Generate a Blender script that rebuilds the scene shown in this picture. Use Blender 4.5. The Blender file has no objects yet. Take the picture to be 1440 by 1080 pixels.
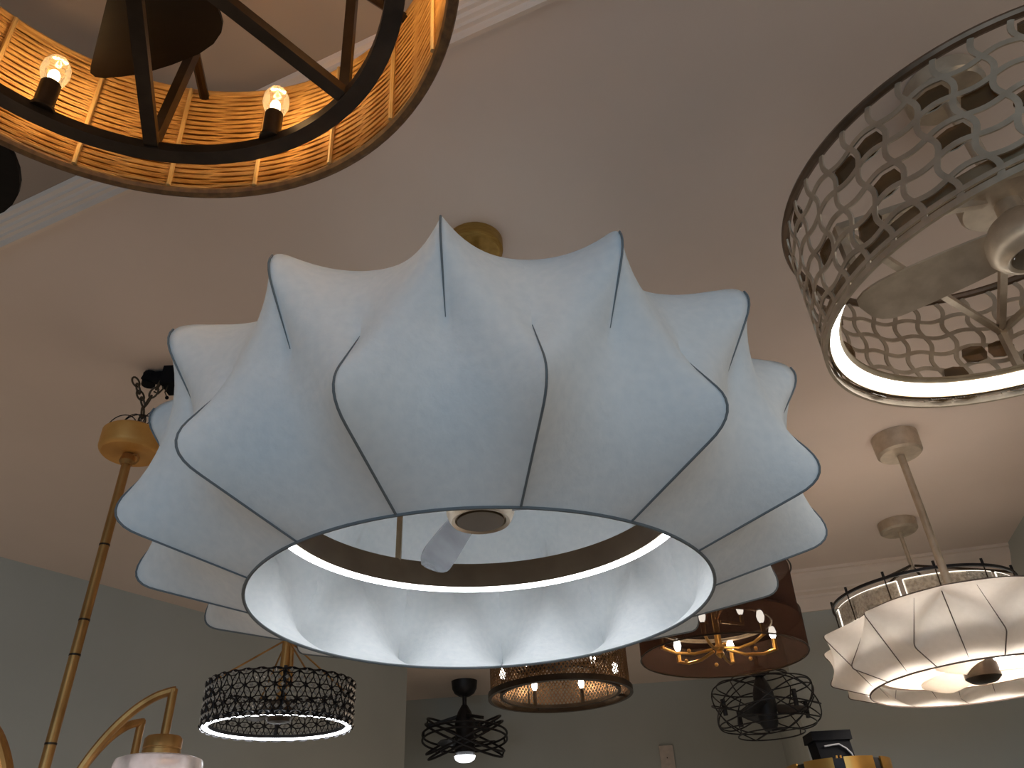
import bpy, math, random
from math import sin, cos, pi, radians, sqrt
import numpy as np
from mathutils import Vector, Matrix

random.seed(7)
rng = np.random.default_rng(7)
S = bpy.context.scene
COL = S.collection
EYE = 1.55                       # eye height; heights below are given above the eye
CEIL = 1.0
TAU = 2 * pi

# ---------------------------------------------------------------- camera
cam_d = bpy.data.cameras.new('camera')
cam = bpy.data.objects.new('camera', cam_d); COL.objects.link(cam)
cam_d.sensor_fit = 'HORIZONTAL'; cam_d.sensor_width = 36.0
cam_d.lens = 36.0 * 1090.455 / 1440.0
cam_d.clip_start = 0.02; cam_d.clip_end = 60
PITCH, ROLL = radians(34.4343), radians(-2.9747)
cam.matrix_world = Matrix.Translation((0, 0, EYE)) @ Matrix.Rotation(pi / 2 + PITCH, 4, 'X') @ Matrix.Rotation(ROLL, 4, 'Z')
S.camera = cam

# ---------------------------------------------------------------- world, lamps, exposure
S.view_settings.view_transform = 'Standard'
S.view_settings.look = 'None'
S.view_settings.gamma = 1.0
S.view_settings.use_curve_mapping = False
S.view_settings.exposure = 0.0
W = bpy.data.worlds.new('world'); S.world = W; W.use_nodes = True
bg = W.node_tree.nodes['Background']
bg.inputs[0].default_value = (0.52, 0.76, 1.0, 1); bg.inputs[1].default_value = 0.11   # daylight of the open shop front

def lamp(name, loc, watts, color, radius=0.08):
    d = bpy.data.lights.new(name, 'POINT'); d.energy = watts; d.color = color; d.shadow_soft_size = radius
    o = bpy.data.objects.new(name, d); o.location = (loc[0], loc[1], loc[2] + EYE); COL.objects.link(o)
    return o
# unseen fill lamps added to brighten ceiling, walls and shades, outside the frame
lamp('fill_lamp', (-1.5, 0.9, -0.3), 8.5, (1.0, 0.74, 0.52), 0.5)
lamp('fill_lamp', (1.6, -0.5, 0.10), 18.0, (1.0, 0.78, 0.56), 0.5)
lamp('fill_lamp', (0.3, 2.2, -0.8), 6.5, (1.0, 0.82, 0.66), 0.5)
lamp('fill_lamp', (0.1, 3.3, -0.9), 6.5, (1.0, 0.84, 0.68), 0.5)
# daylight through the shop window behind the viewer
wd = bpy.data.lights.new('shop_window', 'AREA'); wd.shape = 'RECTANGLE'; wd.size = 3.6; wd.size_y = 1.25
wd.energy = 36.0; wd.color = (0.58, 0.80, 1.0)
wo = bpy.data.objects.new('shop_window', wd); wo.location = (-0.3, -3.0, EYE + 0.36); wo.rotation_euler = (pi / 2, 0, 0); COL.objects.link(wo)

# ---------------------------------------------------------------- materials
def nm(name):
    m = bpy.data.materials.new(name); m.use_nodes = True
    nt = m.node_tree; nt.nodes.clear()
    out = nt.nodes.new('ShaderNodeOutputMaterial')
    return m, nt, out
def noise(nt, scale, detail=3, vec=None, stretch=None):
    tc = nt.nodes.new('ShaderNodeTexCoord'); n = nt.nodes.new('ShaderNodeTexNoise')
    n.inputs['Scale'].default_value = scale; n.inputs['Detail'].default_value = detail
    if stretch:
        mp = nt.nodes.new('ShaderNodeMapping'); mp.inputs['Scale'].default_value = stretch
        nt.links.new(tc.outputs['Object'], mp.inputs[0]); nt.links.new(mp.outputs[0], n.inputs['Vector'])
    else:
        nt.links.new(tc.outputs['Object'], n.inputs['Vector'])
    return n
def ramp(nt, src, c0, c1, p0=.35, p1=.65):
    r = nt.nodes.new('ShaderNodeValToRGB'); r.color_ramp.elements[0].position = p0; r.color_ramp.elements[1].position = p1
    r.color_ramp.elements[0].color = (*c0, 1); r.color_ramp.elements[1].color = (*c1, 1)
    nt.links.new(src, r.inputs[0]); return r
def bump(nt, src, strength, dist=.002):
    b = nt.nodes.new('ShaderNodeBump'); b.inputs['Strength'].default_value = strength; b.inputs['Distance'].default_value = dist
    nt.links.new(src, b.inputs['Height']); return b
def pmat(name, c0, c1=None, rough=.5, metal=0., scale=30, bstr=0., stretch=None, spec=None):
    m, nt, out = nm(name)
    p = nt.nodes.new('ShaderNodeBsdfPrincipled'); nt.links.new(p.outputs[0], out.inputs[0])
    n = noise(nt, scale, 4, stretch=stretch)
    c1 = c1 or tuple(x * .85 for x in c0)
    nt.links.new(ramp(nt, n.outputs['Fac'], c0, c1).outputs[0], p.inputs['Base Color'])
    p.inputs['Roughness'].default_value = rough; p.inputs['Metallic'].default_value = metal
    if spec is not None: p.inputs['Specular IOR Level'].default_value = spec
    if bstr: nt.links.new(bump(nt, n.outputs['Fac'], bstr).outputs[0], p.inputs['Normal'])
    return m
def emat(name, col, strength):
    m, nt, out = nm(name); e = nt.nodes.new('ShaderNodeEmission')
    e.inputs[0].default_value = (*col, 1); e.inputs[1].default_value = strength
    nt.links.new(e.outputs[0], out.inputs[0]); return m
def fabric(name, c0, c1, trans, scale=60, bstr=.25, alpha=0., stretch=None, tcol=None):
    m, nt, out = nm(name)
    n = noise(nt, scale, 5, stretch=stretch); r = ramp(nt, n.outputs['Fac'], c0, c1, .3, .7)
    d = nt.nodes.new('ShaderNodeBsdfDiffuse'); t = nt.nodes.new('ShaderNodeBsdfTranslucent')
    mx = nt.nodes.new('ShaderNodeMixShader'); mx.inputs[0].default_value = trans
    nt.links.new(r.outputs[0], d.inputs[0])
    if tcol: t.inputs[0].default_value = (*tcol, 1)
    else: nt.links.new(r.outputs[0], t.inputs[0])
    b = bump(nt, n.outputs['Fac'], bstr, .0015)
    nt.links.new(b.outputs[0], d.inputs['Normal'])
    nt.links.new(d.outputs[0], mx.inputs[1]); nt.links.new(t.outputs[0], mx.inputs[2])
    last = mx
    if alpha:
        tr = nt.nodes.new('ShaderNodeBsdfTransparent'); m2 = nt.nodes.new('ShaderNodeMixShader'); m2.inputs[0].default_value = alpha
        nt.links.new(mx.outputs[0], m2.inputs[1]); nt.links.new(tr.outputs[0], m2.inputs[2]); last = m2
    nt.links.new(last.outputs[0], out.inputs[0]); return m
def glass(name, tint, gloss=.35, rough=.05, body=0., bcol=(1, 1, 1), scale=40, bstr=.25):
    m, nt, out = nm(name)
    tr = nt.nodes.new('ShaderNodeBsdfTransparent'); tr.inputs[0].default_value = (*tint, 1)
    g = nt.nodes.new('ShaderNodeBsdfGlossy'); g.inputs['Roughness'].default_value = rough
    lw = nt.nodes.new('ShaderNodeLayerWeight'); lw.inputs[0].default_value = gloss
    mx = nt.nodes.new('ShaderNodeMixShader'); nt.links.new(lw.outputs['Fresnel'], mx.inputs[0])
    n = noise(nt, scale, 3); nt.links.new(bump(nt, n.outputs['Fac'], bstr).outputs[0], g.inputs['Normal'])
    nt.links.new(tr.outputs[0], mx.inputs[1]); nt.links.new(g.outputs[0], mx.inputs[2])
    last = mx
    if body:
        d = nt.nodes.new('ShaderNodeBsdfDiffuse'); d.inputs[0].default_value = (*bcol, 1)
        t = nt.nodes.new('ShaderNodeBsdfTranslucent'); t.inputs[0].default_value = (*bcol, 1)
        a = nt.nodes.new('ShaderNodeMixShader'); nt.links.new(d.outputs[0], a.inputs[1]); nt.links.new(t.outputs[0], a.inputs[2])
        m2 = nt.nodes.new('ShaderNodeMixShader')
        r = ramp(nt, n.outputs['Fac'], (body * .6,) * 3, (min(1, body * 1.4),) * 3); nt.links.new(r.outputs[0], m2.inputs[0])
        nt.links.new(mx.outputs[0], m2.inputs[1]); nt.links.new(a.outputs[0], m2.inputs[2]); last = m2
    nt.links.new(last.outputs[0], out.inputs[0]); return m

M = dict(
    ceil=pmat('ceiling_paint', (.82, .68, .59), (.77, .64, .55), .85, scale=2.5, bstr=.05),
    ceil_shaded=pmat('shaded_bay_ceiling', (.42, .34, .28), (.39, .315, .26), .85, scale=2.5, bstr=.05),  # darker copy of the ceiling paint; near bay's shade is put into the colour
    wall=pmat('sage_wall_paint', (.46, .47, .43), (.43, .44, .40), .85, scale=3, bstr=.05),
    trim=pmat('trim_paint', (.86, .70, .58), (.80, .65, .53), .6, scale=6),
    floor=pmat('floor_boards', (.16, .125, .10), (.12, .09, .07), .5, scale=4, stretch=(1, 8, 1)),
    shade=fabric('cocoon_fabric', (.76, .80, .82), (.82, .85, .86), .05, 90, .5),
    peach=pmat('peach_ring_paint', (.70, .55, .44), None, .6),
    ivory=fabric('ivory_fabric', (.86, .80, .73), (.90, .84, .77), .50, 90, .4),
    seam=pmat('seam_cord', (.17, .20, .22), None, .7),
    brownseam=pmat('brown_seam', (.15, .11, .09), None, .7),
    ringband=pmat('ring_band_paint', (.17, .125, .08), (.14, .10, .065), .5, .3, 20),
    hubbrown=pmat('hub_brown', (.10, .065, .03), None, .5, .3),
    gold=pmat('brushed_gold', (.42, .25, .06), (.30, .17, .035), .45, .6, 60, stretch=(1, 1, 12)),
    champagne=pmat('champagne_metal', (.42, .33, .22), (.35, .27, .17), .42, .8, 40),
    nickel=pmat('aged_nickel', (.60, .50, .38), (.48, .39, .29), .42, .6, 40),
    topbronze=pmat('brown_bronze', (.20, .13, .085), (.14, .09, .055), .42, .6, 30),
    bronze=pmat('antique_bronze', (.60, .33, .11), (.34, .17, .05), .40, .7, 25, stretch=(1, 1, .3)),
    canopygold=pmat('amber_gold_metal', (.74, .38, .10), (.64, .31, .07), .5, .35, 20),
    black=pmat('black_metal', (.012, .011, .013), (.02, .018, .02), .45, .3),
    dkbronze=pmat('dark_bronze', (.055, .036, .022), (.035, .022, .013), .4, .6, 30),
    blade=pmat('dark_wood_blade', (.007, .0045, .003), (.005, .003, .002), .6, 0, 12, stretch=(1, 8, 1), spec=.15),
    plastic=pmat('black_plastic', (.006, .006, .008), None, .7, spec=.12),
    chain=pmat('chain_metal', (.10, .08, .055), None, .5, .6),
    reed=pmat('rattan_reed', (.74, .44, .14), (.52, .27, .07), .6, 0, 40, .3, (1, 1, 4)),
    cane=pmat('pale_cane', (.72, .50, .22), (.62, .40, .15), .55, 0, 30),
    wrap=pmat('rattan_wrap', (.22, .11, .035), (.13, .06, .02), .65, 0, 90, .5),
    liner=fabric('rattan_liner', (.26, .10, .025), (.16, .06, .015), .4, 50, .3, tcol=(.50, .22, .06)),
    led=emat('led_cool', (.93, .96, 1.0), 12.0),
    ledwarm=emat('led_warm', (1.0, .97, .93), 7.0),
    bulbglow=emat('bulb_filament', (1.0, .74, .42), 14.0),
    farbulb=emat('bulb_far', (1.0, .90, .78), 9.0),
    lens=emat('lamp_lens', (.93, .97, 1.0), 3.0),
    bulb=glass('bulb_glass', (.98, .95, .90), .30, .05, .04, (1, .9, .75), 2, 0.),
    clear=glass('clear_acrylic', (.90, .91, .94), .5, .1, .35, (.75, .78, .84), 10),
    seeded=glass('seeded_glass', (.86, .80, .72), .4, .12, .38, (.85, .78, .68), 120),
    seededge=emat('lit_glass_edge', (1.0, .92, .80), 1.7),  # emission stands in for LED light caught at the glass edges
    amber=glass('smoked_glass', (.60, .48, .36), .45, .06, .3, (.30, .20, .10), 20),
    crystal=pmat('crystal', (.75, .74, .70), (.35, .34, .31), .10, .35, 300),
    frost=glass('frosted_glass', (.95, .93, .95), .3, .2, .55, (.92, .88, .90), 20),
    screen=pmat('mesh_screen_metal', (.30, .17, .08), (.20, .11, .05), .4, .7, 60),
    organza=fabric('brown_organza', (.042, .024, .019), (.075, .04, .028), .12, 24, .2, .30, (8, 8, .4), (.20, .09, .05)),
    organzaband=fabric('brown_organza_band', (.045, .026, .020), (.07, .04, .03), .3, 40, .2, .06),
    brass=pmat('polished_brass', (.60, .34, .10), (.48, .25, .06), .28, .9, 6),
    outlet=pmat('outlet_plastic', (.62, .52, .44), None, .5),
    wirewhite=pmat('grey_wire', (.45, .44, .45), None, .5),
)

# ---------------------------------------------------------------- mesh building
class MB:
    def __init__(s): s.v, s.f = [], []
    def add(s, vs, fs):
        o = len(s.v); s.v += [tuple(map(float, p)) for p in vs]; s.f += [tuple(i + o for i in f) for f in fs]; return s
    def tube(s, pts, r, n=6, closed=False, flat=None):
        P = [Vector(p) for p in pts]; N = len(P)
        R = r if isinstance(r, (list, tuple)) else [r] * N
        T = []
        for i in range(N):
            a = P[(i - 1) % N] if (closed or i > 0) else P[i]; b = P[(i + 1) % N] if (closed or i < N - 1) else P[i]
            T.append((b - a).normalized())
        up = Vector((0, 0, 1)) if abs(T[0].z) < .9 else Vector((1, 0, 0))
        X = T[0].cross(up).normalized(); vs = []
        for i in range(N):
            X = (X - T[i] * X.dot(T[i])).normalized(); Y = T[i].cross(X)
            for k in range(n):
                a = TAU * (k + .5) / n
                fa, fb = flat or (1, 1)
                vs.append(P[i] + (X * cos(a) * fa + Y * sin(a) * fb) * R[i])
        fs = []
        for i in range(N if closed else N - 1):
            j = (i + 1) % N
            for k in range(n):
                l = (k + 1) % n; fs.append((i * n + k, i * n + l, j * n + l, j * n + k))
        if not closed:
            fs.append(tuple(range(n - 1, -1, -1))); fs.append(tuple((N - 1) * n + k for k in range(n)))
        return s.add(vs, fs)
    def bar(s, a, b, w, h, up=(0, 0, 1)):
        a, b = Vector(a), Vector(b); t = (b - a).normalized(); u = Vector(up)
        if abs(t.dot(u)) > .95: u = Vector((1, 0, 0))
        x = t.cross(u).normalized(); y = x.cross(t)
        vs = [p + x * sx * w / 2 + y * sy * h / 2 for p in (a, b) for sx, sy in ((-1, -1), (1, -1), (1, 1), (-1, 1))]
        return s.add(vs, [(3, 2, 1, 0), (4, 5, 6, 7), (0, 1, 5, 4), (1, 2, 6, 5), (2, 3, 7, 6), (3, 0, 4, 7)])
    def box(s, c, d):
        x, y, z = c; a, b, e = d[0] / 2, d[1] / 2, d[2] / 2
        return s.bar((x, y, z - e), (x, y, z + e), d[1], d[0], up=(1, 0, 0)) if False else s.add(
            [(x + i * a, y + j * b, z + k * e) for k in (-1, 1) for i, j in ((-1, -1), (1, -1), (1, 1), (-1, 1))],
            [(3, 2, 1, 0), (4, 5, 6, 7), (0, 1, 5, 4), (1, 2, 6, 5), (2, 3, 7, 6), (3, 0, 4, 7)])
    def lathe(s, prof, n=48, closed=False, c=(0, 0, 0)):
        vs = [(c[0] + r * sin(TAU * k / n), c[1] - r * cos(TAU * k / n), c[2] + z) for r, z in prof for k in range(n)]
        m = len(prof); fs = []
        for i in range(m if closed else m - 1):
            j = (i + 1) % m
            for k in range(n):
                l = (k + 1) % n; fs.append((i * n + k, i * n + l, j * n + l, j * n + k))
        if not closed:
            if prof[0][0] > 1e-5: fs.append(tuple(range(n - 1, -1, -1)))
            if prof[-1][0] > 1e-5: fs.append(tuple((m - 1) * n + k for k in range(n)))
        return s.add(vs, fs)
    def ring(s, R, z, w, h, n=96):           # a rectangular-section hoop: radial width w, height h
        return s.lathe([(R - w / 2, z - h / 2), (R + w / 2, z - h / 2), (R + w / 2, z + h / 2), (R - w / 2, z + h / 2)], n, True)
    def torus(s, R, z, r, n=96, m=8):
        return s.lathe([(R + r * cos(TAU * k / m), z + r * sin(TAU * k / m)) for k in range(m)], n, True)
    def ball(s, c, r, n=12, m=8, sz=1.):
        return s.lathe([(max(1e-6, r * sin(pi * i / m)), -r * sz * cos(pi * i / m)) for i in range(m + 1)], n, c=c)
    def build(s, name, mat, parent=None, smooth=True, kind=None, angle=40):
        me = bpy.data.meshes.new(name); me.from_pydata(s.v, [], s.f); me.validate(); me.update()
        me.materials.append(M[mat])
        if smooth:
            me.shade_smooth()
            try: me.set_sharp_from_angle(angle=radians(angle))
            except Exception: pass
        o = bpy.data.objects.new(name, me); COL.objects.link(o)
        if parent is not None: o.parent = parent
        if kind: o['kind'] = kind
        return o

def tag(o, label, cat, group=None):
    o['label'] = label; o['category'] = cat
    if group: o['group'] = group
    return o
def thing(name, loc, label, cat, tilt=(0, 0), rz=0, group=None):
    o = bpy.data.objects.new(name, None); o.empty_display_size = .05; COL.objects.link(o)
    R = Matrix.Rotation(tilt[1], 4, 'Y') @ Matrix.Rotation(tilt[0], 4, 'X') @ Matrix.Rotation(rz, 4, 'Z')
    o.matrix_world = Matrix.Translation((loc[0], loc[1], loc[2] + EYE)) @ R
    return tag(o, label, cat, group)
def dup(o, parent, mat=None, rz=None, loc=None):
    c = o.copy(); COL.objects.link(c); c.parent = parent
    if mat is not None: c.matrix_local = mat
    if rz is not None: c.rotation_euler = (o.rotation_euler[0], o.rotation_euler[1], o.rotation_euler[2] + rz)
    if loc is not None: c.location = loc
    for ch in list(o.children): dup(ch, c)
    return c
def struct(mb, name, mat, smooth=False):
    o = mb.build(name, mat, None, smooth); o['kind'] = 'structure'; return o
def pol(R, a, z=0.): return (R * sin(a), -R * cos(a), z)
def childlamp(name, parent, loc, watts, color, radius=.012):
    d = bpy.data.lights.new(name, 'POINT'); d.energy = watts; d.color = color; d.shadow_soft_size = radius
    o = bpy.data.objects.new(name, d); o.location = loc; o.parent = parent; COL.objects.link(o); return o

# ---------------------------------------------------------------- the room
def prism(poly, z0, z1):
    n = len(poly); mb = MB()
    area = sum(poly[i][0] * poly[(i + 1) % n][1] - poly[(i + 1) % n][0] * poly[i][1] for i in range(n))
    if area < 0: poly = poly[::-1]
    vs = [(x, y, z0) for x, y in poly] + [(x, y, z1) for x, y in poly]
    return mb.add(vs, [tuple(range(n - 1, -1, -1)), tuple(range(n, 2 * n))] + [(i, (i + 1) % n, (i + 1) % n + n, i + n) for i in range(n)])
D1 = Vector((.924, -.381)); N1 = Vector((.381, .924)); P1 = Vector((-.884, .962))      # the step in the ceiling
Z = lambda z: z + EYE
def onstep(t, off=0.): p = P1 + D1 * t + N1 * off; return (p.x, p.y)
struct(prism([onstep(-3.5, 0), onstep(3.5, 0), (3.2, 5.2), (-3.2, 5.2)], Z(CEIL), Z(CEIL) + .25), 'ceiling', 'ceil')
struct(prism([onstep(-3.5, .02), onstep(3.5, .02), (3.2, -3.2), (-4.6, -3.2)], Z(1.058), Z(1.058) + .2), 'ceiling', 'ceil_shaded')
struct(prism([(-5, -3.2), (3.2, -3.2), (3.2, 5.2), (-5, 5.2)], -.1, 0), 'floor', 'floor')
# moulding on the step: a stack of reeds running along it
prof = [(.0, -.003), (-.006, -.003), (-.008, .004), (-.008, .012), (-.013, .014), (-.013, .022), (-.018, .025), (-.020, .032),
        (-.025, .034), (-.025, .044), (-.031, .047), (-.033, .0575), (.0, .0575)]
def run(prof, frame, ta, tb):
    mb = MB(); n = len(prof)
    vs = [frame(t, o) + (Z(CEIL + h),) for t in (ta, tb) for o, h in prof]
    return mb.add(vs, [(i, (i + 1) % n, (i + 1) % n + n, i + n) for i in range(n)] + [tuple(range(n - 1, -1, -1)), tuple(range(n, 2 * n))])
struct(run(prof, onstep, -3.4, 3.4), 'trim_1', 'trim')
# walls
def slab(a, b, thick, name, mat, z0=0, z1=None):
    a, b = Vector(a), Vector(b); t = (b - a).normalized(); nrm = Vector((-t.y, t.x)) * thick
    return struct(prism([tuple(a), tuple(b), tuple(b + nrm), tuple(a + nrm)], z0, z1 or Z(CEIL)), name, mat)
DL = Vector((.565, .825)).normalized(); LE = Vector((-.572, 3.82))
slab(LE - DL * 6.2, LE, .12, 'wall_left', 'wall')
slab((-2.0, 4.58), (2.2, 4.23), .12, 'wall_back', 'wall')
slab(tuple(LE), (-.73, 4.50), .1, 'wall_recess', 'wall')
JOG = 0.930
DC = Vector((.974, -.226)).normalized(); NC = Vector((.226, .974)).normalized()
CW = Vector((1.029, 2.749)) + NC * .10                       # wall plane behind the crown's lip
cj = CW + DC * ((JOG - CW.x) / DC.x); ck = CW + DC * .86
slab(tuple(cj), tuple(ck), .12, 'wall_right_back', 'wall')
slab(tuple(cj + DC * .11 + NC * .1), tuple(cj + DC * .11 + NC * 1.9), .1, 'wall_inner', 'wall')
DR = Vector((-.26, -.965)).normalized(); RW = Vector((1.637, 2.365))
slab(tuple(RW - DR * .75), tuple(RW + DR * 1.6), .12, 'wall_right', 'wall')
def oncrown(t, off): p = CW + DC * t + NC * off; return (p.x, p.y)
cprof = [(0, -.128), (-.008, -.128), (-.010, -.120), (-.022, -.085), (-.026, -.082), (-.028, -.074), (-.044, -.066), (-.046, -.060),
         (-.060, -.050), (-.078, -.034), (-.088, -.020), (-.090, -.012), (-.100, -.010), (-.102, 0), (0, 0)]
struct(run(cprof, oncrown, (JOG - CW.x) / DC.x, .86), 'trim_2', 'trim')

# ---------------------------------------------------------------- stretched-fabric star shade
def star_shade(root, N, phase, Rh, zh, Ra, za, Rb, zb, Rt, zt, mat, seam, fixA=.62, fixB=.36, seam_r=.0014, tip_r=.024, wh=.58, nphi=24, nt=44):
    """N lower and N upper star points held out by wire ribs, fabric relaxed between them; rotation 0 is a lower rib."""
    def poly(Rm, zm, n):
        P = np.array([(Rh, zh), (Rm, zm), (Rt, zt)], float)
        a, b = np.linalg.norm(P[1] - P[0]), np.linalg.norm(P[2] - P[1]); L = a + b
        tip = a / L; rr = tip_r / L; out = []
        for t in np.linspace(0, 1, n):
            if tip - rr < t < tip + rr:
                u = (t - tip + rr) / (2 * rr); p0 = P[0] + (P[1] - P[0]) * (tip - rr) / tip; p2 = P[1] + (P[2] - P[1]) * rr / (1 - tip)
                out.append((1 - u) ** 2 * p0 + 2 * u * (1 - u) * P[1] + u * u * p2)
            elif t <= tip: out.append(P[0] + (P[1] - P[0]) * t / tip)
            else: out.append(P[1] + (P[2] - P[1]) * (t - tip) / (1 - tip))
        return np.array(out), tip
    A, ta = poly(Ra, za, nt + 1); B, tb = poly(Rb, zb, nt + 1)
    w = pi / N; half = nphi // 2
    G = np.zeros((nphi + 1, nt + 1, 3)); ph = np.linspace(0, 2 * w, nphi + 1)
    for i in range(nphi + 1):
        k = 1 - abs(i - half) / half
        rz = B * (1 - k) + A * k
        G[i, :, 0] = rz[:, 0] * np.sin(ph[i]); G[i, :, 1] = -rz[:, 0] * np.cos(ph[i]); G[i, :, 2] = rz[:, 1]
    t = np.linspace(0, 1, nt + 1)
    fix = np.zeros((nphi + 1, nt + 1), bool); fix[:, 0] = fix[:, -1] = True
    fix[half] |= (t > ta * fixA); fix[0] |= (t < tb + (1 - tb) * fixB); fix[-1] = fix[0]
    F0 = G.copy()
    mir0 = np.array([[cos(2 * 0), 0], [0, 1]])
    def mirror(row, ang):                                     # reflect a row of points in the vertical plane at ang
        e = np.array([sin(ang), -cos(ang)]); q = row.copy(); xy = row[:, :2]; d = xy @ e
        q[:, :2] = 2 * d[:, None] * e - xy; return q
    for it in range(900):
        up = np.empty_like(G); up[:, 1:-1] = (G[:, 2:] + G[:, :-2]) * .5
        L = np.concatenate([mirror(G[1], 0.)[None], G[:-1]]); Rr = np.concatenate([G[1:], mirror(G[-2], 2 * w)[None]])
        n = G.copy(); n[:, 1:-1] = (1 - wh) * up[:, 1:-1] + wh * .5 * (L + Rr)[:, 1:-1]
        n[fix] = F0[fix]; G = n
    vs = G.reshape(-1, 3); m = nt + 1
    fs = [(i * m + j, (i + 1) * m + j, (i + 1) * m + j + 1, i * m + j + 1) for i in range(nphi) for j in range(nt)]
    # rotate geometry so the panel is centred on its own upper rib
    mb = MB().add(vs, fs)
    o = mb.build('fabric_panel', mat, root, angle=180)
    me = o.data
    # seam normals: where the fabric runs free across the seam it stays smooth
    nr = np.array([v.normal[:] for v in me.vertices]).reshape(nphi + 1, m, 3)
    for i, ang in ((0, 0.), (nphi, 2 * w)):
        free = ~fix[i]
        e = np.array([cos(ang), sin(ang), 0.]); q = nr[i] - (nr[i] @ e)[:, None] * e
        q /= np.linalg.norm(q, axis=1)[:, None]; nr[i][free] = q[free]
    me.normals_split_custom_set_from_vertices([tuple(x) for x in nr.reshape(-1, 3)])
    o.rotation_euler = (0, 0, phase)
    for k in range(1, N): dup(o, root, rz=TAU * k / N)
    def cord(name, P, sel, ang, rad):
        js = [j for j in range(m) if sel[j]]
        o = MB().tube([pol(P[j, 0] + seam_r * .8, ang, P[j, 1]) for j in js], [max(.0004, seam_r * rad(t[j])) for j in js], 5).build(name, seam, root)
        o.rotation_euler = (0, 0, phase); return o
    eB = tb + (1 - tb) * fixB; eA = ta * fixA
    rb = cord('lower_rib', B, t < eB, 0, lambda x: 1. if x < tb else max(.3, 1 - .7 * (x - tb) / (eB - tb)))
    ra = cord('upper_rib', A, (t > eA) & (t < ta + .02), w, lambda x: .3 + .6 * min(1, (x - eA) / .12))
    for k in range(1, N):
        dup(rb, root, rz=TAU * k / N); dup(ra, root, rz=TAU * k / N)
    MB().torus(Rh, zh, seam_r * 1.5, 120, 6).build('bottom_hoop', seam, root)
    MB().torus(Rt, zt, seam_r * 1.5, 96, 6).build('top_hoop', seam, root)

def canopy(root, R, h, ztop, mat, bevel=.006):
    return MB().lathe([(1e-5, ztop - h), (R - bevel, ztop - h), (R, ztop - h + bevel), (R, ztop), (1e-5, ztop)], 40).build('canopy', mat, root)

def fan_blades(root, n, mat, r0, r1, w0, w1, z, pitch, a0, thick=.003):
    pts = 17; vs = []
    for i in range(pts):
        u = i / (pts - 1); r = r0 + (r1 - r0) * u; wd = (w0 + (w1 - w0) * sin(min(1, u * 1.15) * pi / 2)) * (1 if u < .75 else sqrt(max(.03, 1 - ((u - .75) / .25) ** 2 * .97)))
        pt = pitch * (1 - .5 * u); sw = -.25 * wd * u
        for s_, q in ((-1, 0), (-.35, .1), (.35, .1), (1, 0)):
            y = s_ * wd / 2 + sw
            vs.append((r, y * cos(pt), y * sin(pt) + q * wd * .35))
    k = len(vs); vs += [(x, y, zz + thick) for x, y, zz in vs]
    fs = []
    for i in range(pts - 1):
        for j in range(3):
            a = i * 4 + j; fs.append((a, a + 1, a + 5, a + 4)); fs.append((a + k + 4, a + k + 5, a + k + 1, a + k))
        fs.append((i * 4, i * 4 + 4, i * 4 + 4 + k, i * 4 + k)); fs.append((i * 4 + 3 + k, i * 4 + 7 + k, i * 4 + 7, i * 4 + 3))
    for j in range(3):
        fs.append((j + k, j + 1 + k, j + 1, j)); e = (pts - 1) * 4; fs.append((e + j, e + j + 1, e + j + 1 + k, e + j + k))
    b = MB().add(vs, fs).build('fan_blade', mat, root); b.location = (0, 0, z); b.rotation_euler = (0, 0, a0)
    for q in range(1, n): dup(b, root, rz=TAU * q / n)
    return b

# ================================================================ 1  the big star-shaped fabric fan light
X0, Y0 = -.0537, 1.0031
r = thing('fan_chandelier', (X0, Y0, .336), 'large blue-white fabric star shade with ceiling fan and glowing ring inside, hanging in the middle', 'ceiling light')
star_shade(r, 15, radians(-13.25), .300, 0, .470, .252, .468, .046, .30, .332, 'shade', 'seam', tip_r=.045)
MB().lathe([(.284, .130), (.298, .130), (.298, .172), (.286, .172), (.284, .168)], 120, True).build('ring_band', 'ringband', r)
o = MB().lathe([(.287, .1255), (.297, .1255), (.299, .131), (.286, .131)], 120, True).build('light_strip', 'led', r); o['label'] = 'glowing white light strip under the ring'
for k in range(3):
    a = radians(-147.8 + 120 * k)
    MB().bar(pol(.290, a, .165), pol(.290, a, .325), .009, .009).build('support_rod', 'champagne', r)
    MB().bar(pol(.290, a, .325), pol(.03, a, .34), .008, .008).build('spoke', 'champagne', r)
hub = MB().lathe([(1e-5, .126), (.034, .126), (.036, .122), (.041, .120), (.044, .124), (.048, .134), (.049, .152), (.043, .178), (.03, .205), (1e-5, .21)], 48).build('motor_hub', 'nickel', r)
o = MB().lathe([(1e-5, .1205), (.033, .1205), (.033, .124), (1e-5, .124)], 40).build('hub_cap', 'hubbrown', r)
fan_blades(r, 3, 'clear', .036, .240, .036, .052, .146, radians(60), radians(117))
MB().tube([(0, 0, .23), (0, 0, .65)], .0095, 12).build('down_rod', 'gold', r)
canopy(r, .050, .028, CEIL - .336, 'gold')

# ================================================================ 2  rattan drum chandelier with dark fan
r = thing('rattan_chandelier', (-.331, .341, .72), 'woven rattan drum chandelier with candle bulbs and dark fan blades, cut by the top edge', 'chandelier', (radians(4.2), 0))
RR, RHT = .297, .178
w = MB(); NS = 18
NROW = 40
for k in range(NROW):
    z = .006 + (RHT - .012) * k / (NROW - 1); pts = []; n = NS * 8
    for i in range(n):
        a = TAU * i / n; u = a / TAU * NS * 2
        rr = RR + .0012 * cos(pi * u + pi * k) + random.uniform(-.00015, .00015)
        pts.append(pol(rr, a, z + .0005 * sin(3 * a + k) + random.uniform(-.0002, .0002)))
    w.tube(pts, .00185, 5, True)
w.build('woven_reeds', 'reed', r, kind='stuff')
MB().lathe([(RR + .004, .004), (RR + .0055, .004), (RR + .0055, RHT - .004), (RR + .004, RHT - .004)], 120, True).build('backing', 'liner', r)
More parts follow.
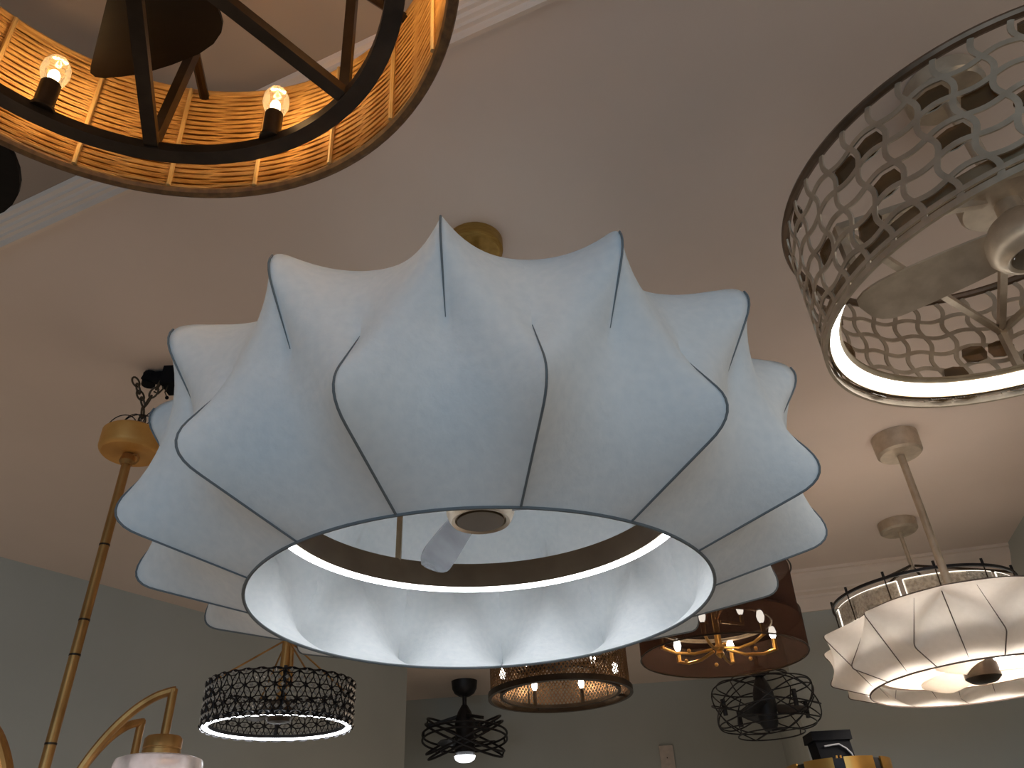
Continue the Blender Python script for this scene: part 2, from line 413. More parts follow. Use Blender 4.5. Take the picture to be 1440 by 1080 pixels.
MB().torus(RR + .003, .002, .0062, 120, 8).build('bottom_rim', 'wrap', r)
MB().torus(RR + .003, RHT, .0050, 120, 8).build('top_rim', 'reed', r)
st = MB().tube([pol(RR - .004, 0, .004), pol(RR - .004, 0, RHT - .002)], .0027, 6).build('stake', 'cane', r)
st.rotation_euler = (0, 0, radians(174))
for k in range(1, NS): dup(st, r, rz=TAU * k / NS)
MB().ring(.246, .010, .019, .012, 96).build('candle_ring', 'dkbronze', r)
for k in range(6):
    a = radians(-163.3 + 60 * k)
    MB().bar(pol(.243, a, .012), pol(.03, a, .040), .015, .012).build('spoke', 'dkbronze', r)
    ta = a + radians(-6)
    MB().bar(pol(.240, a, .012), pol(.226, ta, .168), .011, .011, up=(1, 0, 0)).build('upright', 'dkbronze', r)
    MB().tube([pol(.222, ta, .168), pol(.299, ta, .168)], .0062, 8).build('rim_peg', 'dkbronze', r)
    b = radians(-163.3 + 27 + 60 * k)
    s_ = MB().lathe([(1e-5, .0), (.0125, .0), (.0130, .004), (.0105, .006), (.0105, .042), (1e-5, .042)], 16).build('candle_socket', 'dkbronze', r)
    s_.location = pol(.240, b, .012)
    q = MB().lathe([(.007, .042), (.012, .049), (.0155, .060), (.0150, .071), (.0105, .081), (1e-5, .0855)], 20).build('bulb', 'bulb', s_)
    f = MB().ball((0, 0, .056), .0062, 12, 8, 1.5).build('filament', 'bulbglow', s_)
    childlamp('candle_light', s_, (0, 0, .058), .55, (1.0, .62, .28), .010)
MB().lathe([(1e-5, .02), (.035, .02), (.04, .03), (.04, .10), (.06, .105), (.06, .125), (.03, .14), (1e-5, .14)], 32).build('motor_hub', 'dkbronze', r)
def flat_blade(outline, z0, th, name, mat, parent, sag=.0):
    n = len(outline); vs = [(x, y, z0 + sag * sqrt(x * x + y * y)) for x, y in outline]; vs += [(x, y, z + th) for x, y, z in vs]
    return MB().add(vs, [tuple(range(n - 1, -1, -1)), tuple(range(n, 2 * n))] + [(i, (i + 1) % n, (i + 1) % n + n, i + n) for i in range(n)]).build(name, mat, parent, angle=30)
out = [(-.028, .030), (-.092, .120), (-.150, .201), (-.155, .210), (-.152, .216), (-.143, .2185), (-.120, .2175), (-.094, .2150), (-.055, .2050),
       (-.017, .1920), (.004, .180), (.018, .166), (.023, .156), (.024, .146), (.024, .120), (.022, .035)]
fb = flat_blade(out, .120, .006, 'fan_blade', 'blade', r)
for k in (1, 2): dup(fb, r, rz=TAU * k / 3)
MB().tube([(0, 0, .13), (0, 0, 1.058 - .72)], .010, 12).build('down_rod', 'dkbronze', r)
canopy(r, .06, .03, 1.058 - .72 + .004, 'dkbronze')

# ================================================================ 3  nickel lattice drum fan
r = thing('lattice_fan_light', (.683, .750, .610), 'aged nickel lattice drum fan light with bright inner ring, cut by the right edge', 'ceiling light', (radians(3.28), radians(-2.44)))
RL, HL = .279, .192
def strip(mb, path, R, wid, dep, closed=False):
    """a flat bar lying on the drum: path of (angle, z)"""
    n = len(path); vs = []
    for i in range(n):
        a, b = path[(i - 1) % n if closed else max(0, i - 1)], path[(i + 1) % n if closed else min(n - 1, i + 1)]
        da = b[0] - a[0]
        if closed and da < -pi: da += TAU
        tx, tz = da * R, b[1] - a[1]; L = sqrt(tx * tx + tz * tz); nx, nz = -tz / L, tx / L
        for s_ in (-1, 1):
            aa = path[i][0] + s_ * wid / 2 * nx / R; zz = path[i][1] + s_ * wid / 2 * nz
            for rr in (R - dep / 2, R + dep / 2): vs.append(pol(rr, aa, zz))
    fs = []
    for i in range(n if closed else n - 1):
        j = (i + 1) % n; p, q = i * 4, j * 4
        fs += [(p, p + 1, q + 1, q), (p + 3, p + 2, q + 2, q + 3), (p + 1, p + 3, q + 3, q + 1), (p + 2, p, q, q + 2)]
    mb.add(vs, fs)
NC_, NR_ = 44, 6
zs = lambda v: .0 + (HL - .006) * v / NR_
AM = .13
lat = MB()
for i in range(NC_):
    pth = []
    for q in range(NR_ * 6 + 1):
        v = q / 6; u = i + AM * sin(pi * v); pth.append((TAU * u / NC_, zs(v)))
    strip(lat, pth, RL, .0066, .0022)
for j in range(1, NR_):
    pth = []
    for q in range(NC_ * 6):
        u = q / 6; v = j + AM * sin(pi * u); pth.append((TAU * u / NC_, zs(v)))
    strip(lat, pth, RL, .0066, .0022, True)
lat.build('lattice_screen', 'nickel', r, smooth=False)
# smoked glass tiles behind some of the openings
def tile(i, j):
    k = []
    for (du, dv) in ((.12, .12), (.5, .02), (.88, .12), (.98, .5), (.88, .88), (.5, .98), (.12, .88), (.02, .5)):
        k.append((TAU * (i + du) / NC_, zs(j + dv)))
    vs = [pol(RL - .004, a, z) for a, z in k] + [pol(RL - .006, a, z) for a, z in k]
    return MB().add(vs, [tuple(range(8)), tuple(range(15, 7, -1))] + [(a, (a + 1) % 8, (a + 1) % 8 + 8, a + 8) for a in range(8)])
cells = [(c, q) for c in range(NC_) for q in range(NR_)]
random.shuffle(cells)
for c, q in cells[:60]: tile(c, q).build('glass_tile', 'amber', r, smooth=False)
MB().torus(RL, HL, .0062, 120, 8).build('top_hoop', 'topbronze', r)
MB().ring(RL, .010, .0035, .006, 120).build('bottom_hoop', 'nickel', r)
MB().ring(RL, -.001, .0045, .008, 120).build('bottom_rim', 'nickel', r)
MB().lathe([(.2695, .008), (.2720, .008), (.2720, .032), (.250, .032), (.250, .0285), (.2695, .0115)], 120, True).build('ring_band', 'champagne', r)
o = MB().lathe([(.2545, .0225), (.2680, .0085), (.2690, .0110), (.2560, .0245)], 120, True).build('light_strip', 'ledwarm', r); o['label'] = 'glowing white ring inside the rim'
for k in range(3):
    a = radians(158 + 120 * k)
    MB().bar(pol(.262, a, .030), pol(.262, a, .100), .010, .010, up=(1, 0, 0)).build('upright', 'nickel', r)
    MB().bar(pol(.262, a, .100), pol(.035, a, .150), .010, .010).build('spoke', 'nickel', r)
    MB().bar(pol(.262, a, .100), pol(.262, a + TAU / 3, .100), .009, .009).build('crossbar', 'nickel', r)
MB().lathe([(1e-5, .150), (.055, .150), (.058, .154), (.058, .172), (1e-5, .175)], 40).build('top_plate', 'nickel', r)
MB().lathe([(1e-5, .062), (.030, .060), (.034, .058), (.043, .062), (.050, .074), (.050, .098), (.036, .116), (.018, .130), (.016, .155), (1e-5, .155)], 40).build('motor_hub', 'nickel', r)
MB().lathe([(1e-5, .0565), (.028, .0585), (.030, .062), (1e-5, .062)], 32).build('hub_lens', 'amber', r)
fan_blades(r, 3, 'nickel', .03, .215, .055, .075, .085, radians(30), radians(150))
MB().tube([(0, 0, .17), (0, 0, .385)], .010, 12).build('down_rod', 'nickel', r)
canopy(r, .055, .03, .392, 'nickel')

# ================================================================ 4  ivory star shade at the right
r = thing('fan_chandelier', (1.000, 1.798, .377), 'small ivory fabric star shade on a long nickel rod, cut by the right edge', 'ceiling light')
star_shade(r, 12, radians(-17), .238, 0, .322, .120, .318, .028, .225, .156, 'ivory', 'brownseam', .02, .92, .0013, tip_r=.012, wh=.82)
MB().lathe([(.208, .034), (.222, .034), (.222, .084), (.208, .084)], 96, True).build('ring_band', 'peach', r)
MB().lathe([(.210, .0845), (.221, .0845), (.219, .089), (.211, .089)], 96, True).build('light_strip', 'ledwarm', r)
MB().lathe([(1e-5, -.002), (.026, .001), (.037, .010), (.037, .035), (.026, .055), (1e-5, .06)], 36).build('motor_hub', 'dkbronze', r)
fan_blades(r, 3, 'ivory', .03, .18, .05, .075, .028, radians(28), radians(-12))
for k in range(3):
    a = radians(-60 + 120 * k)
    MB().bar(pol(.213, a, .084), pol(.213, a, .158), .008, .008, up=(1, 0, 0)).build('support_rod', 'nickel', r)
    MB().bar(pol(.21, a, .158), pol(.0, a, .165), .008, .008).build('spoke', 'nickel', r)
MB().tube([(0, 0, .05), (0, 0, CEIL - .377 - .02)], .0095, 12).build('down_rod', 'nickel', r)
MB().lathe([(1e-5, CEIL - .377 - .058), (.05, CEIL - .377 - .056), (.056, CEIL - .377 - .05), (.058, CEIL - .377), (1e-5, CEIL - .377)], 40).build('canopy', 'nickel', r)
sl = bpy.data.lights.new('ring_light', 'SPOT'); sl.energy = 15.0; sl.color = (1.0, .92, .82); sl.spot_size = radians(165); sl.spot_blend = .4; sl.shadow_soft_size = .08
childlamp('ring_light', r, (0, 0, .10), .7, (1.0, .90, .78), .08)
so = bpy.data.objects.new('ring_light', sl); so.location = (0, 0, .130); so.parent = r; COL.objects.link(so)

# ================================================================ 5  seeded-glass ring chandelier behind it
r = thing('glass_ring_chandelier', (1.222, 2.366, .650), 'ring chandelier of curved seeded-glass panels behind the ivory star shade', 'chandelier')
def arcplate(R, a0, a1, z0, z1, th, n=10):
    vs = []
    for i in range(n + 1):
        a = a0 + (a1 - a0) * i / n
        vs += [pol(R, a, z0), pol(R + th, a, z0), pol(R + th, a, z1), pol(R, a, z1)]
    fs = [(3, 2, 1, 0), tuple(n * 4 + k for k in range(4))]
    for i in range(n):
        for k in range(4):
            l = (k + 1) % 4; fs.append((i * 4 + k, i * 4 + l, i * 4 + 4 + l, i * 4 + 4 + k))
    return MB().add(vs, fs)
NG = 6; gp = ge = None
for k in range(NG):
    a0 = radians(-37 + 60 * k + 2); a1 = radians(-37 + 60 * (k + 1) - 2)
    g = arcplate(.250, a0, a1, .026, .088, .005).build('glass_panel', 'seeded', r)
    e = MB()
    for zz in (.025, .089): e.tube([pol(.2525, a0 + (a1 - a0) * i / 12, zz) for i in range(13)], .0022, 5)
    for aa in (a0, a1): e.tube([pol(.2525, aa, .025), pol(.2525, aa, .089)], .0022, 5)
    e.build('lit_edge', 'seededge', g)
MB().ring(.262, .103, .006, .008, 96).build('top_hoop', 'black', r)
MB().lathe([(.225, .006), (.258, .006), (.258, .016), (.225, .016)], 96, True).build('base_ring', 'dkbronze', r)
for k in range(12):
    a = radians(15 + 30 * k)
    MB().tube([pol(.262, a, .100), pol(.262, a, .122)], .0042, 6).build('finial_pin', 'black', r)
    MB().tube([pol(.258, a, .010), pol(.262, a, .103)], .002, 5).build('hanger_wire', 'dkbronze', r)
for k in range(4):
    a = radians(45 + 90 * k); MB().tube([pol(.26, a, .103), pol(.01, a, .20)], .004, 6).build('spoke', 'dkbronze', r)
MB().tube([(0, 0, .19), (0, 0, .335)], .006, 10).build('down_rod', 'nickel', r)
canopy(r, .058, .035, .350, 'nickel')
childlamp('ring_light', r, (0, 0, .05), .25, (1.0, .88, .74), .05)

# ================================================================ 6  bronze arm chandelier at the left, on a chain
AX, AY = -.771, 1.334
r = thing('arm_chandelier', (AX, AY, 0), 'antique bronze chandelier with curved arms and glass shades on a long rod, lower left', 'chandelier')
MB().lathe([(1e-5, .792), (.052, .792), (.057, .797), (.059, .802), (.059, .836), (.055, .840), (1e-5, .840)], 48).build('canopy', 'canopygold', r)
MB().lathe([(1e-5, .768), (.010, .768), (.015, .776), (.012, .790), (1e-5, .793)], 20).build('swivel', 'bronze', r)
lk = MB().tube([(.009 * cos(a), 0, .010 + .011 * sin(a)) for a in [TAU * i / 16 for i in range(16)]], .0022, 6, True)
o = lk.build('canopy_loop', 'bronze', r); o.location = (.015, -.004, .768)
zz = [.772, .60, .46, .40, .26, .06]
for k in range(len(zz) - 1):
    MB().tube([(0, 0, zz[k] - .0008), (0, 0, zz[k + 1] + .0008)], .0088, 14).build('rod_section', 'bronze', r)
for z in (.60, .46, .40, .26): MB().lathe([(.0080, z - .002), (.0095, z - .0015), (.0095, z + .0015), (.0080, z + .002)], 14, True).build('rod_joint', 'dkbronze', r)
MB().lathe([(1e-5, -.02), (.012, -.015), (.03, .01), (.034, .05), (.02, .085), (.012, .10), (1e-5, .10)], 28).build('body', 'bronze', r)
def arm(a, first=False):
    prof = [(.018, .03), (.030, .13), (.042, .185), (.058, .228), (.082, .270), (.112, .306), (.142, .329), (.166, .3385), (.176, .3405)]
    prof2 = []
    for i in range(len(prof) - 1):
        q = [np.array(prof[min(max(j, 0), len(prof) - 1)]) for j in (i - 1, i, i + 1, i + 2)]
        for u in (0, .25, .5, .75):
            prof2.append(tuple(.5 * (2 * q[1] + (q[2] - q[0]) * u + (2 * q[0] - 5 * q[1] + 4 * q[2] - q[3]) * u * u + (3 * q[1] - q[0] - 3 * q[2] + q[3]) * u ** 3)))
    prof2.append(prof[-1])
    m = MB().tube([(x, 0, z) for x, z in prof2], .0072, 8, flat=(1.0, 1.0)).build('arm', 'bronze', r); m.rotation_euler = (0, 0, a)
    MB().tube([(.172, 0, .343), (.172, 0, .258)], .0072, 12).build('drop_tube', 'bronze', m)
    MB().lathe([(1e-5, .268), (.026, .268), (.0295, .264), (.0300, .250), (.0290, .249), (.0290, .2475), (.0300, .2465), (.0300, .2300), (1e-5, .2300)], 32, c=(.172, 0, 0)).build('socket_cup', 'bronze', m)
    MB().lathe([(.024, .236), (.058, .235), (.066, .232), (.068, .226), (.075, .13), (.0735, .13), (.066, .224), (.057, .232), (.024, .233)], 40, True, c=(.172, 0, 0)).build('glass_shade', 'frost', m)
    MB().ball((.172, 0, .19), .016, 14, 8, 1.3).build('bulb', 'farbulb', m)
    return m
for az, dz in ((10, 0.), (68, -.02), (166, -.02), (216, 0.)): arm(radians(az)).location = (0, 0, dz)
# chain
p0 = Vector((.0, 0, .842)); p1 = Vector((.012, .0, .985))
def link_mesh(): return MB().tube([(.0068 * cos(t), 0, .0135 * sin(t)) for t in [TAU * i / 14 for i in range(14)]], .0021, 6, True)
L0 = link_mesh().build('chain_link', 'chain', r)
n_ = 0
for a_, b_ in (((.006, -.004, .905), (-.026, -.010, .972)), ((.008, -.002, .908), (.030, -.004, .968)), ((.006, -.004, .898), (.012, .0, .842))):
    a_, b_ = Vector(a_), Vector(b_); t_ = (b_ - a_).normalized(); k_ = max(2, int(round((b_ - a_).length / .0205)))
    for i in range(k_):
        c = L0 if n_ == 0 else dup(L0, r); n_ += 1
        q = t_.to_track_quat('Z', 'Y').to_matrix().to_4x4() @ Matrix.Rotation(pi / 2 * (i % 2) + .5, 4, 'Z')
        c.matrix_local = Matrix.Translation(a_ + (b_ - a_) * ((i + .5) / k_)) @ q
def wire_loop(c, R, H, rz, n=18):
    return [(c[0] + R * cos(t) * cos(rz), c[1] + R * cos(t) * sin(rz), c[2] + H * sin(t)) for t in [pi * i / n for i in range(n + 1)]]
for cx, cy, R, H, rz in ((-.018, -.02, .030, .036, .1), (.004, -.03, .026, .030, -.3), (.012, -.012, .036, .040, .25), (.028, -.01, .020, .036, .8), (.024, .01, .016, .034, 1.3), (.034, -.02, .012, .038, .2)):
    MB().tube(wire_loop((cx, cy, .838), R, H, rz), .0011, 5).build('supply_wire', 'black', r)

# black plastic junction box and hook on the ceiling above it
r = thing('ceiling_box', (AX + .022, AY + .012, CEIL), 'black plastic junction box with hook fixed to ceiling above the amber canopy', 'junction box')
MB().box((.030, .0, -.022), (.042, .05, .044)).build('box', 'plastic', r, False)
MB().box((-.010, -.002, -.014), (.055, .024, .016)).build('bracket', 'plastic', r, False)
MB().lathe([(1e-5, -.034), (.014, -.034), (.014, -.004), (1e-5, -.004)], 12, c=(-.026, -.004, 0)).build('terminal', 'plastic', r)
MB().bar((-.035, -.012, -.020), (.02, -.015, -.038), .014, .012).build('clamp', 'plastic', r, False)
MB().tube([(.005, -.01, -.03), (.012, -.01, -.05), (.004, -.01, -.062), (-.006, -.01, -.056)], .002, 6).build('hook', 'chain', r)
MB().tube([(.022, -.012, -.040), (.020, -.014, -.062), (.026, -.014, -.074)], .0014, 5).build('lead_wire', 'chain', r)
MB().ball((.027, -.014, -.076), .004, 8, 6).build('wire_nut', 'plastic', r)

# ================================================================ 7  black filigree drum with crystals
r = thing('crystal_drum_light', (-.641, 2.105, .420), 'black filigree drum light with small crystals and bright white bottom ring', 'ceiling light', (radians(1.4), 0))
RC, HC = .186, .104
NF = 32; AL = TAU * RC / NF; RW_ = (HC - .006) / 3
def flower(dirs):
    fl = MB(); cr = MB()
    for dx, dz in dirs:
        L = sqrt(dx * dx + dz * dz); ux, uz = dx / L, dz / L; pts = []
        for i in range(10):
            t = TAU * i / 10; x = L * (.5 + .5 * cos(t)); y = .0068 * sin(t) * abs(sin(t)) ** .3
            pts.append((x * ux - y * uz, 0, x * uz + y * ux))
        fl.tube(pts, .00165, 3, True)
        c = (.5 * dx, 0, .5 * dz); s_ = .0058
        cr.add([(c[0] + d[0] * s_, c[1] + d[1] * s_, c[2] + d[2] * s_) for d in ((1, 0, 0), (-1, 0, 0), (0, 1, 0), (0, -1, 0), (0, 0, 1), (0, 0, -1))],
               [(0, 2, 4), (2, 1, 4), (1, 3, 4), (3, 0, 4), (2, 0, 5), (1, 2, 5), (3, 1, 5), (0, 3, 5)])
    fl.ball((0, 0, 0), .0036, 6, 4)
    f = fl.build('flower', 'black', r); c = cr.build('crystal', 'crystal', f, smooth=False); c['kind'] = 'stuff'
    return f
FA = flower([(AL, 0), (AL / 2, RW_), (-AL / 2, RW_)]); FB = flower([(AL, 0)])
for row in range(4):
    src = FB if row == 3 else FA
    for k in range(NF):
        a = TAU * (k + .5 * (row % 2)) / NF
        c = src if (k == 0 and row in (0, 3)) else dup(src, r)
        c.location = pol(RC, a, .003 + RW_ * row); c.rotation_euler = (0, 0, a)
MB().torus(RC, HC, .0022, 96, 6).build('top_hoop', 'black', r)
MB().torus(RC, .001, .0022, 96, 6).build('bottom_hoop', 'black', r)
o = MB().lathe([(.1715, -.001), (.1815, -.001), (.1825, .003), (.1705, .003)], 96, True).build('light_strip', 'led', r); o['label'] = 'glowing white bottom ring'
MB().ring(.1755, .007, .014, .008, 96).build('ring_band', 'black', r)
MB().lathe([(1e-5, .012), (.028, .014), (.034, .022), (.034, .05), (.022, .065), (1e-5, .07)], 32).build('motor_hub', 'dkbronze', r)
fan_blades(r, 3, 'dkbronze', .03, .13, .035, .05, .04, radians(24), radians(35))
for k in range(4):
    a = radians(18 + 90 * k)
    MB().bar(pol(.178, a, .006), pol(.178, a, .112), .011, .007, up=(1, 0, 0)).build('bracket', 'black', r)
    MB().tube([pol(.172, a + .3, .104), pol(.012, a + .3, .215)], .0024, 6).build('stay_rod', 'bronze', r)
MB().tube([(0, 0, .06), (0, 0, CEIL - .42 - .02)], .0125, 12).build('down_rod', 'bronze', r)
MB().tube([(.020, 0, .10), (.013, 0, .215)], .006, 8).build('side_tube', 'bronze', r)
canopy(r, .06, .03, CEIL - .42, 'bronze')

# ================================================================ 8  black caged fan by the back wall
r = thing('caged_fan', (-.322, 4.119, .735), 'black caged ceiling fan with looping twin wires and round white lamp', 'ceiling fan')
for tx, ty, rr in ((radians(27), radians(62), .204), (radians(27), radians(-58), .200), (radians(-6), radians(0), .208)):
    R_ = Matrix.Rotation(ty, 3, 'Z') @ Matrix.Rotation(tx, 3, 'X')
    h = MB()
    for dz in (-.013, .013): h.tube([R_ @ Vector((rr * cos(a), rr * sin(a), dz)) for a in [TAU * i / 48 for i in range(48)]], .0055, 6, True)
    for k in range(4):
        a = TAU * k / 4 + .4; h.tube([R_ @ Vector((rr * cos(a), rr * sin(a), -.012)), R_ @ Vector((rr * cos(a), rr * sin(a), .012))], .004, 5)
    h.build('cage_hoop', 'black', r)
MB().lathe([(1e-5, -.085), (.035, -.085), (.05, -.07), (.05, -.02), (.045, .03), (.05, .06), (.035, .115), (.014, .15), (1e-5, .15)], 32).build('motor_hub', 'black', r)
for k in range(3):
    a = radians(30 + 120 * k)
    MB().bar(pol(.02, a, .10), pol(.190, a, .055), .022, .014).build('cage_arm', 'black', r)
fan_blades(r, 3, 'black', .04, .155, .05, .07, -.03, radians(22), radians(-12))
MB().lathe([(1e-5, -.114), (.030, -.110), (.046, -.100), (.052, -.085), (1e-5, -.082)], 32).build('lamp_lens', 'lens', r)
MB().tube([(0, 0, .14), (0, 0, .21)], .011, 10).build('down_rod', 'black', r)
MB().lathe([(1e-5, .190), (.028, .192), (.050, .206), (.062, .228), (.066, .265), (1e-5, .265)], 32).build('canopy', 'black', r)

# ================================================================ 9  perforated mesh drum chandelier
r = thing('mesh_drum_chandelier', (.095, 2.404, .530), 'bronze mesh drum chandelier with candle bulbs, seen below the fabric star', 'chandelier')
RM, HM = .205, .135
sc = MB(); NM = 110
for d in (1, -1):
    for k in range(NM):
        strip(sc, [(TAU * k / NM + d * .45 * i / 6, .004 + (HM - .004) * i / 6) for i in range(7)], RM + d * .0004, .0034, .0010)
sc.build('mesh_screen', 'screen', r, smooth=False, kind='stuff')
MB().ring(RM + .003, .002, .010, .016, 96).build('bottom_hoop', 'dkbronze', r)
MB().ring(RM + .002, HM, .006, .012, 96).build('top_hoop', 'dkbronze', r)
MB().ring(.174, .006, .009, .010, 96).build('candle_ring', 'dkbronze', r)
for k in range(4):
    a = radians(18 + 90 * k)
    MB().bar(pol(.174, a, .006), pol(RM, a, .004), .008, .006).build('cross_strut', 'dkbronze', r)
    MB().tube([pol(.174, a + .25, .006), pol(.174, a + .25, .13)], .0022, 6).build('hanger_wire', 'dkbronze', r)
    MB().bar(pol(.174, a + .25, .130), pol(.0, a, .15), .007, .007).build('spoke', 'dkbronze', r)
def candle(parent, loc, hs, rs, metal, watts, br=.0095, col=(1.0, .70, .38)):
    s_ = MB().lathe([(1e-5, 0), (rs, 0), (rs, hs), (1e-5, hs)], 10).build('candle_socket', metal, parent); s_.location = loc
    MB().lathe([(.004, hs), (br * .8, hs + br * .8), (br, hs + br * 1.7), (br * .75, hs + br * 2.8), (1e-5, hs + br * 3.8)], 12).build('bulb', 'farbulb', s_)
    if watts: childlamp('candle_light', s_, (0, 0, hs + br * 1.8), watts, col, .012)
    return s_
for k in range(6): candle(r, pol(.168, radians(-30 + 60 * k + (4 if k % 2 else -4)), .008), .042, .0055, 'dkbronze', .35)
MB().lathe([(1e-5, .07), (.03, .075), (.04, .09), (.04, .12), (.02, .15), (1e-5, .15)], 28).build('motor_hub', 'black', r)
fan_blades(r, 3, 'blade', .03, .15, .04, .055, .09, radians(18), radians(40))
MB().tube([(0, 0, .14), (0, 0, CEIL - .53 - .02)], .009, 10).build('down_rod', 'dkbronze', r)
canopy(r, .055, .03, CEIL - .53, 'dkbronze')

# ================================================================ 10  two-tier organza drum chandelier
r = thing('tiered_drum_chandelier', (.522, 2.150, .550), 'two-tier brown organza drum chandelier with lit gold arms, partly behind fabric star', 'chandelier', (0, radians(2.0)))
def drum(R, z0, z1, name, mat, off=(0, 0)):
    return MB().lathe([(R, z0), (R + .0015, z0), (R + .0015, z1), (R, z1)], 80, True, c=(off[0], off[1], 0)).build(name, mat, r)
drum(.219, .0, .105, 'lower_shade', 'organza', (.008, 0))
drum(.226, .085, .225, 'upper_shade', 'organza', (-.006, 0))
MB().lathe([(.150, .083), (.228, .083), (.228, .088), (.150, .088)], 80, True, c=(-.006, 0, 0)).build('shade_floor', 'organzaband', r)
MB().lathe([(.150, .083), (.152, .081), (.156, .081), (.156, .090), (.150, .090)], 80, True, c=(-.006, 0, 0)).build('inner_rim', 'nickel', r)
MB().torus(.220, .0, .0022, 80, 6).build('bottom_hoop', 'dkbronze', r).location = (.008, 0, 0)
MB().torus(.227, .225, .0022, 80, 6).build('top_hoop', 'dkbronze', r)
for k in range(6):
    a = radians(-25 + 60 * k)
    pts = [pol(.02, a, .020), pol(.07, a, .008), pol(.12, a, .010), pol(.155, a, .022)]
    m = MB().tube(pts, .0040, 8).build('arm', 'brass', r)
    candle(m, pol(.155, a, .020), .030, .0062, 'brass', 1.1, .0105)
    MB().ball(pol(.10, a + .35, .006), .0055, 8, 6).build('drop_bead', 'brass', r)
for k in range(3):
    a = radians(0 + 120 * k)
    candle(r, pol(.10, a, .10), .028, .0062, 'brass', .30, .0105)
    MB().bar(pol(.02, a, .098), pol(.10, a, .102), .007, .007).build('upper_arm', 'brass', r)
    MB().bar(pol(.015, a, .205), pol(.224, a, .218), .006, .006).build('spoke', 'dkbronze', r)
MB().lathe([(1e-5, -.004), (.006, .0), (.012, .008), (.008, .016), (.016, .024), (.009, .034), (.009, .21), (1e-5, .21)], 20).build('stem', 'brass', r)
MB().tube([(0, 0, .18), (0, 0, CEIL - .55 - .01)], .008, 10).build('down_rod', 'dkbronze', r)
canopy(r, .055, .03, CEIL - .55 + .002, 'dkbronze')

# ================================================================ 11  wire orb fan
r = thing('orb_fan', (.742, 2.600, .513), 'black wire orb ceiling fan with criss-cross hoops under the organza drum', 'ceiling fan')
for tx, tz, rr in ((8, 0, .164), (24, 20, .160), (28, 80, .158), (24, 140, .162), (26, 200, .158), (22, 260, .160), (30, 320, .156)):
    R_ = Matrix.Rotation(radians(tz), 3, 'Z') @ Matrix.Rotation(radians(tx), 3, 'X')
    pts = []
    for i in range(64):
        a = TAU * i / 64; v = R_ @ Vector((rr * cos(a), rr * sin(a), 0)); pts.append((v.x, v.y, v.z + .009 * sin(3 * a)))
    MB().tube(pts, .0022, 6, True).build('wire_hoop', 'black', r)
for z, rr in ((.088, .085), (-.086, .10)):
    MB().torus(rr, z, .0022, 56, 6).build('wire_hoop', 'black', r)
    for k in range(4):
        a = radians(15 + 90 * k); MB().tube([pol(rr, a, z), pol(.128, a + .25, z * .72), pol(.150, a + .45, z * .40), pol(.160, a + .6, z * .05)], .0021, 5).build('wire_rib', 'black', r)
        if k % 2 == 0: MB().tube([pol(rr, a, z), pol(.01, a, z * .9)], .0026, 5).build('wire_rib', 'black', r)
MB().lathe([(1e-5, -.075), (.018, -.075), (.028, -.055), (.030, -.03), (.034, 0), (.032, .035), (.022, .065), (.010, .09), (1e-5, .09)], 28).build('motor_hub', 'black', r)
fan_blades(r, 3, 'black', .03, .120, .05, .085, -.016, radians(38), radians(-8))
for k in range(4):
    a = radians(-70 + 90 * k)
    MB().tube([pol(.150, a, -.035), pol(.152, a, .012)], [.007, .0075], 10).build('candle_socket', 'black', r)
MB().lathe([(1e-5, .086), (.022, .088), (.026, .10), (.018, .115), (1e-5, .115)], 20).build('collar', 'black', r)
MB().tube([(0, 0, .10), (0, 0, CEIL - .513 - .01)], .008, 10).build('down_rod', 'black', r)
canopy(r, .055, .035, CEIL - .513, 'black')

# ================================================================ 12  brass fixture with black driver box, bottom right
r = thing('brass_drum_fixture', (.706, 2.0, .194), 'round brass and black fixture with a black wiring box on top, bottom right', 'light fixture')
for k in range(8):
    a0 = radians(-62 + 45 * k); arcplate(.112, a0 + .10, a0 + radians(45) - .10, .028, .064, .004, 8).build('brass_band', 'brass', r)
MB().lathe([(1e-5, .020), (.110, .020), (.1115, .024), (.1115, .0605), (.108, .0625), (1e-5, .0625)], 64).build('drum_body', 'black', r)
MB().lathe([(1e-5, -.02), (.085, -.02), (.100, 0), (.100, .02), (1e-5, .02)], 48).build('lower_dish', 'dkbronze', r)
b = MB().add([(-.042, -.030, .062), (.036, -.030, .062), (.036, .030, .062), (-.042, .030, .062), (-.048, -.030, .112), (.032, -.030, .112), (.032, .030, .112), (-.048, .030, .112)],
             [(3, 2, 1, 0), (4, 5, 6, 7), (0, 1, 5, 4), (1, 2, 6, 5), (2, 3, 7, 6), (3, 0, 4, 7)]).build('wiring_box', 'plastic', r, False)
MB().box((-.008, 0, .121), (.092, .068, .020)).build('box_lid', 'plastic', r, False)
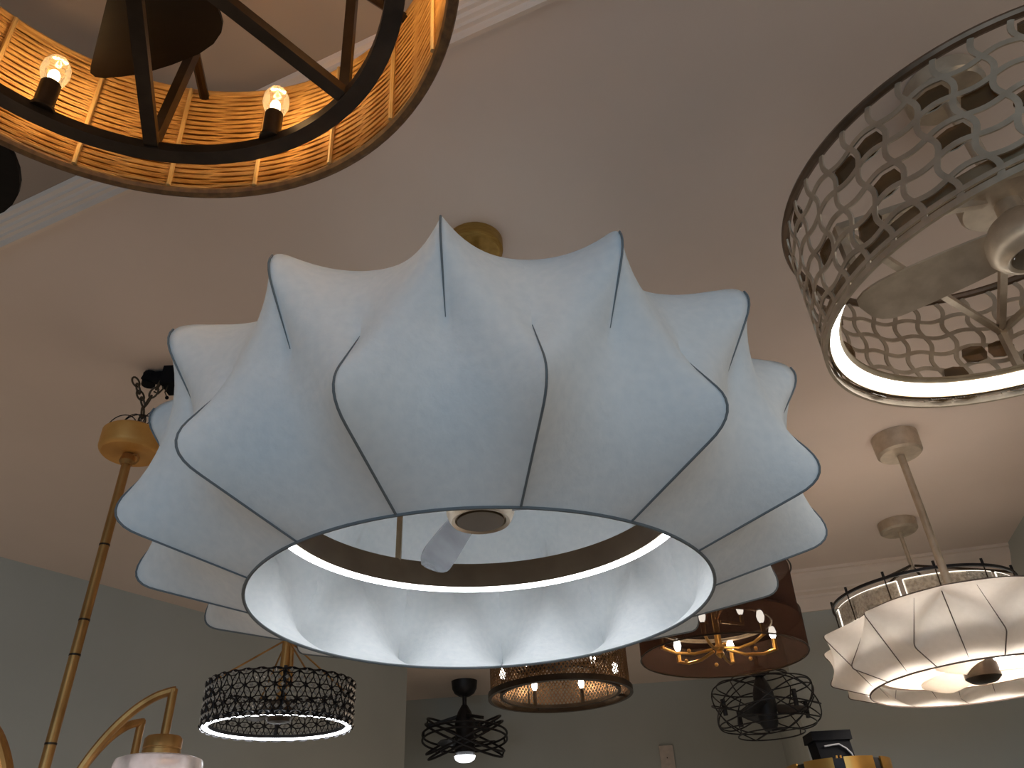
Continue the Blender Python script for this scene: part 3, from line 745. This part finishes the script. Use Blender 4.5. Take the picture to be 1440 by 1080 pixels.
MB().tube([(-.030, -.032, .098), (-.012, -.033, .100), (.004, -.034, .101), (.018, -.033, .092), (.028, -.033, .080), (.031, -.034, .064)], .0020, 6).build('supply_wire', 'wirewhite', r)
for dx in (-.018, -.009): MB().tube([(dx, -.060, .060), (dx, -.060, .074)], .0025, 6).build('screw_post', 'brass', r)
MB().tube([(0, 0, -.02), (0, 0, -1.724)], .014, 12).build('stand_pole', 'dkbronze', r)
MB().lathe([(1e-5, -1.744), (.15, -1.744), (.15, -1.72), (.03, -1.72), (1e-5, -1.72)], 40).build('stand_base', 'dkbronze', r)

# ================================================================ 13  wall outlet
o_ = (.640, 4.357)
r = thing('wall_outlet', (.690, 4.352, .630), 'pale wall outlet plate on the back wall near the bottom edge', 'outlet', rz=radians(-4.76))
MB().box((0, -.004, 0), (.070, .008, .115)).build('cover_plate', 'outlet', r, False)
for dz in (.022, -.022):
    MB().lathe([(1e-5, -.002), (.014, -.002), (.015, .002), (1e-5, .002)], 16).build('socket_face', 'outlet', r).matrix_local = Matrix.Translation((0, -.008, dz)) @ Matrix.Rotation(pi / 2, 4, 'X')
MB().ball((0, -.0085, 0), .003, 8, 6).build('screw', 'chain', r)

# ================================================================ 14  dark fan at the left edge
r = thing('ceiling_fan', (-1.13, .36, .80), 'dark wooden ceiling fan blade tip poking in at left edge below the rattan', 'ceiling fan', rz=radians(30))
ob = [(.09, -.035)]
ob += [(.42, -.080), (.50, -.088)]
cx, rxx, ryy = .515, .078, .098
ob += [(cx + rxx * cos(t), ryy * sin(t)) for t in np.linspace(-pi / 2, pi / 2, 15)]
ob += [(.50, .088), (.42, .080), (.09, .035)]
fb = flat_blade(ob, .0, .008, 'fan_blade', 'blade', r)
for k in range(1, 5): dup(fb, r, rz=TAU * k / 5)
MB().lathe([(1e-5, -.05), (.06, -.04), (.10, -.01), (.10, .05), (.05, .09), (1e-5, .09)], 32).build('motor_hub', 'dkbronze', r)
MB().tube([(0, 0, .08), (0, 0, CEIL - .80)], .012, 12).build('down_rod', 'dkbronze', r)
canopy(r, .07, .04, CEIL - .80 + .003, 'dkbronze')
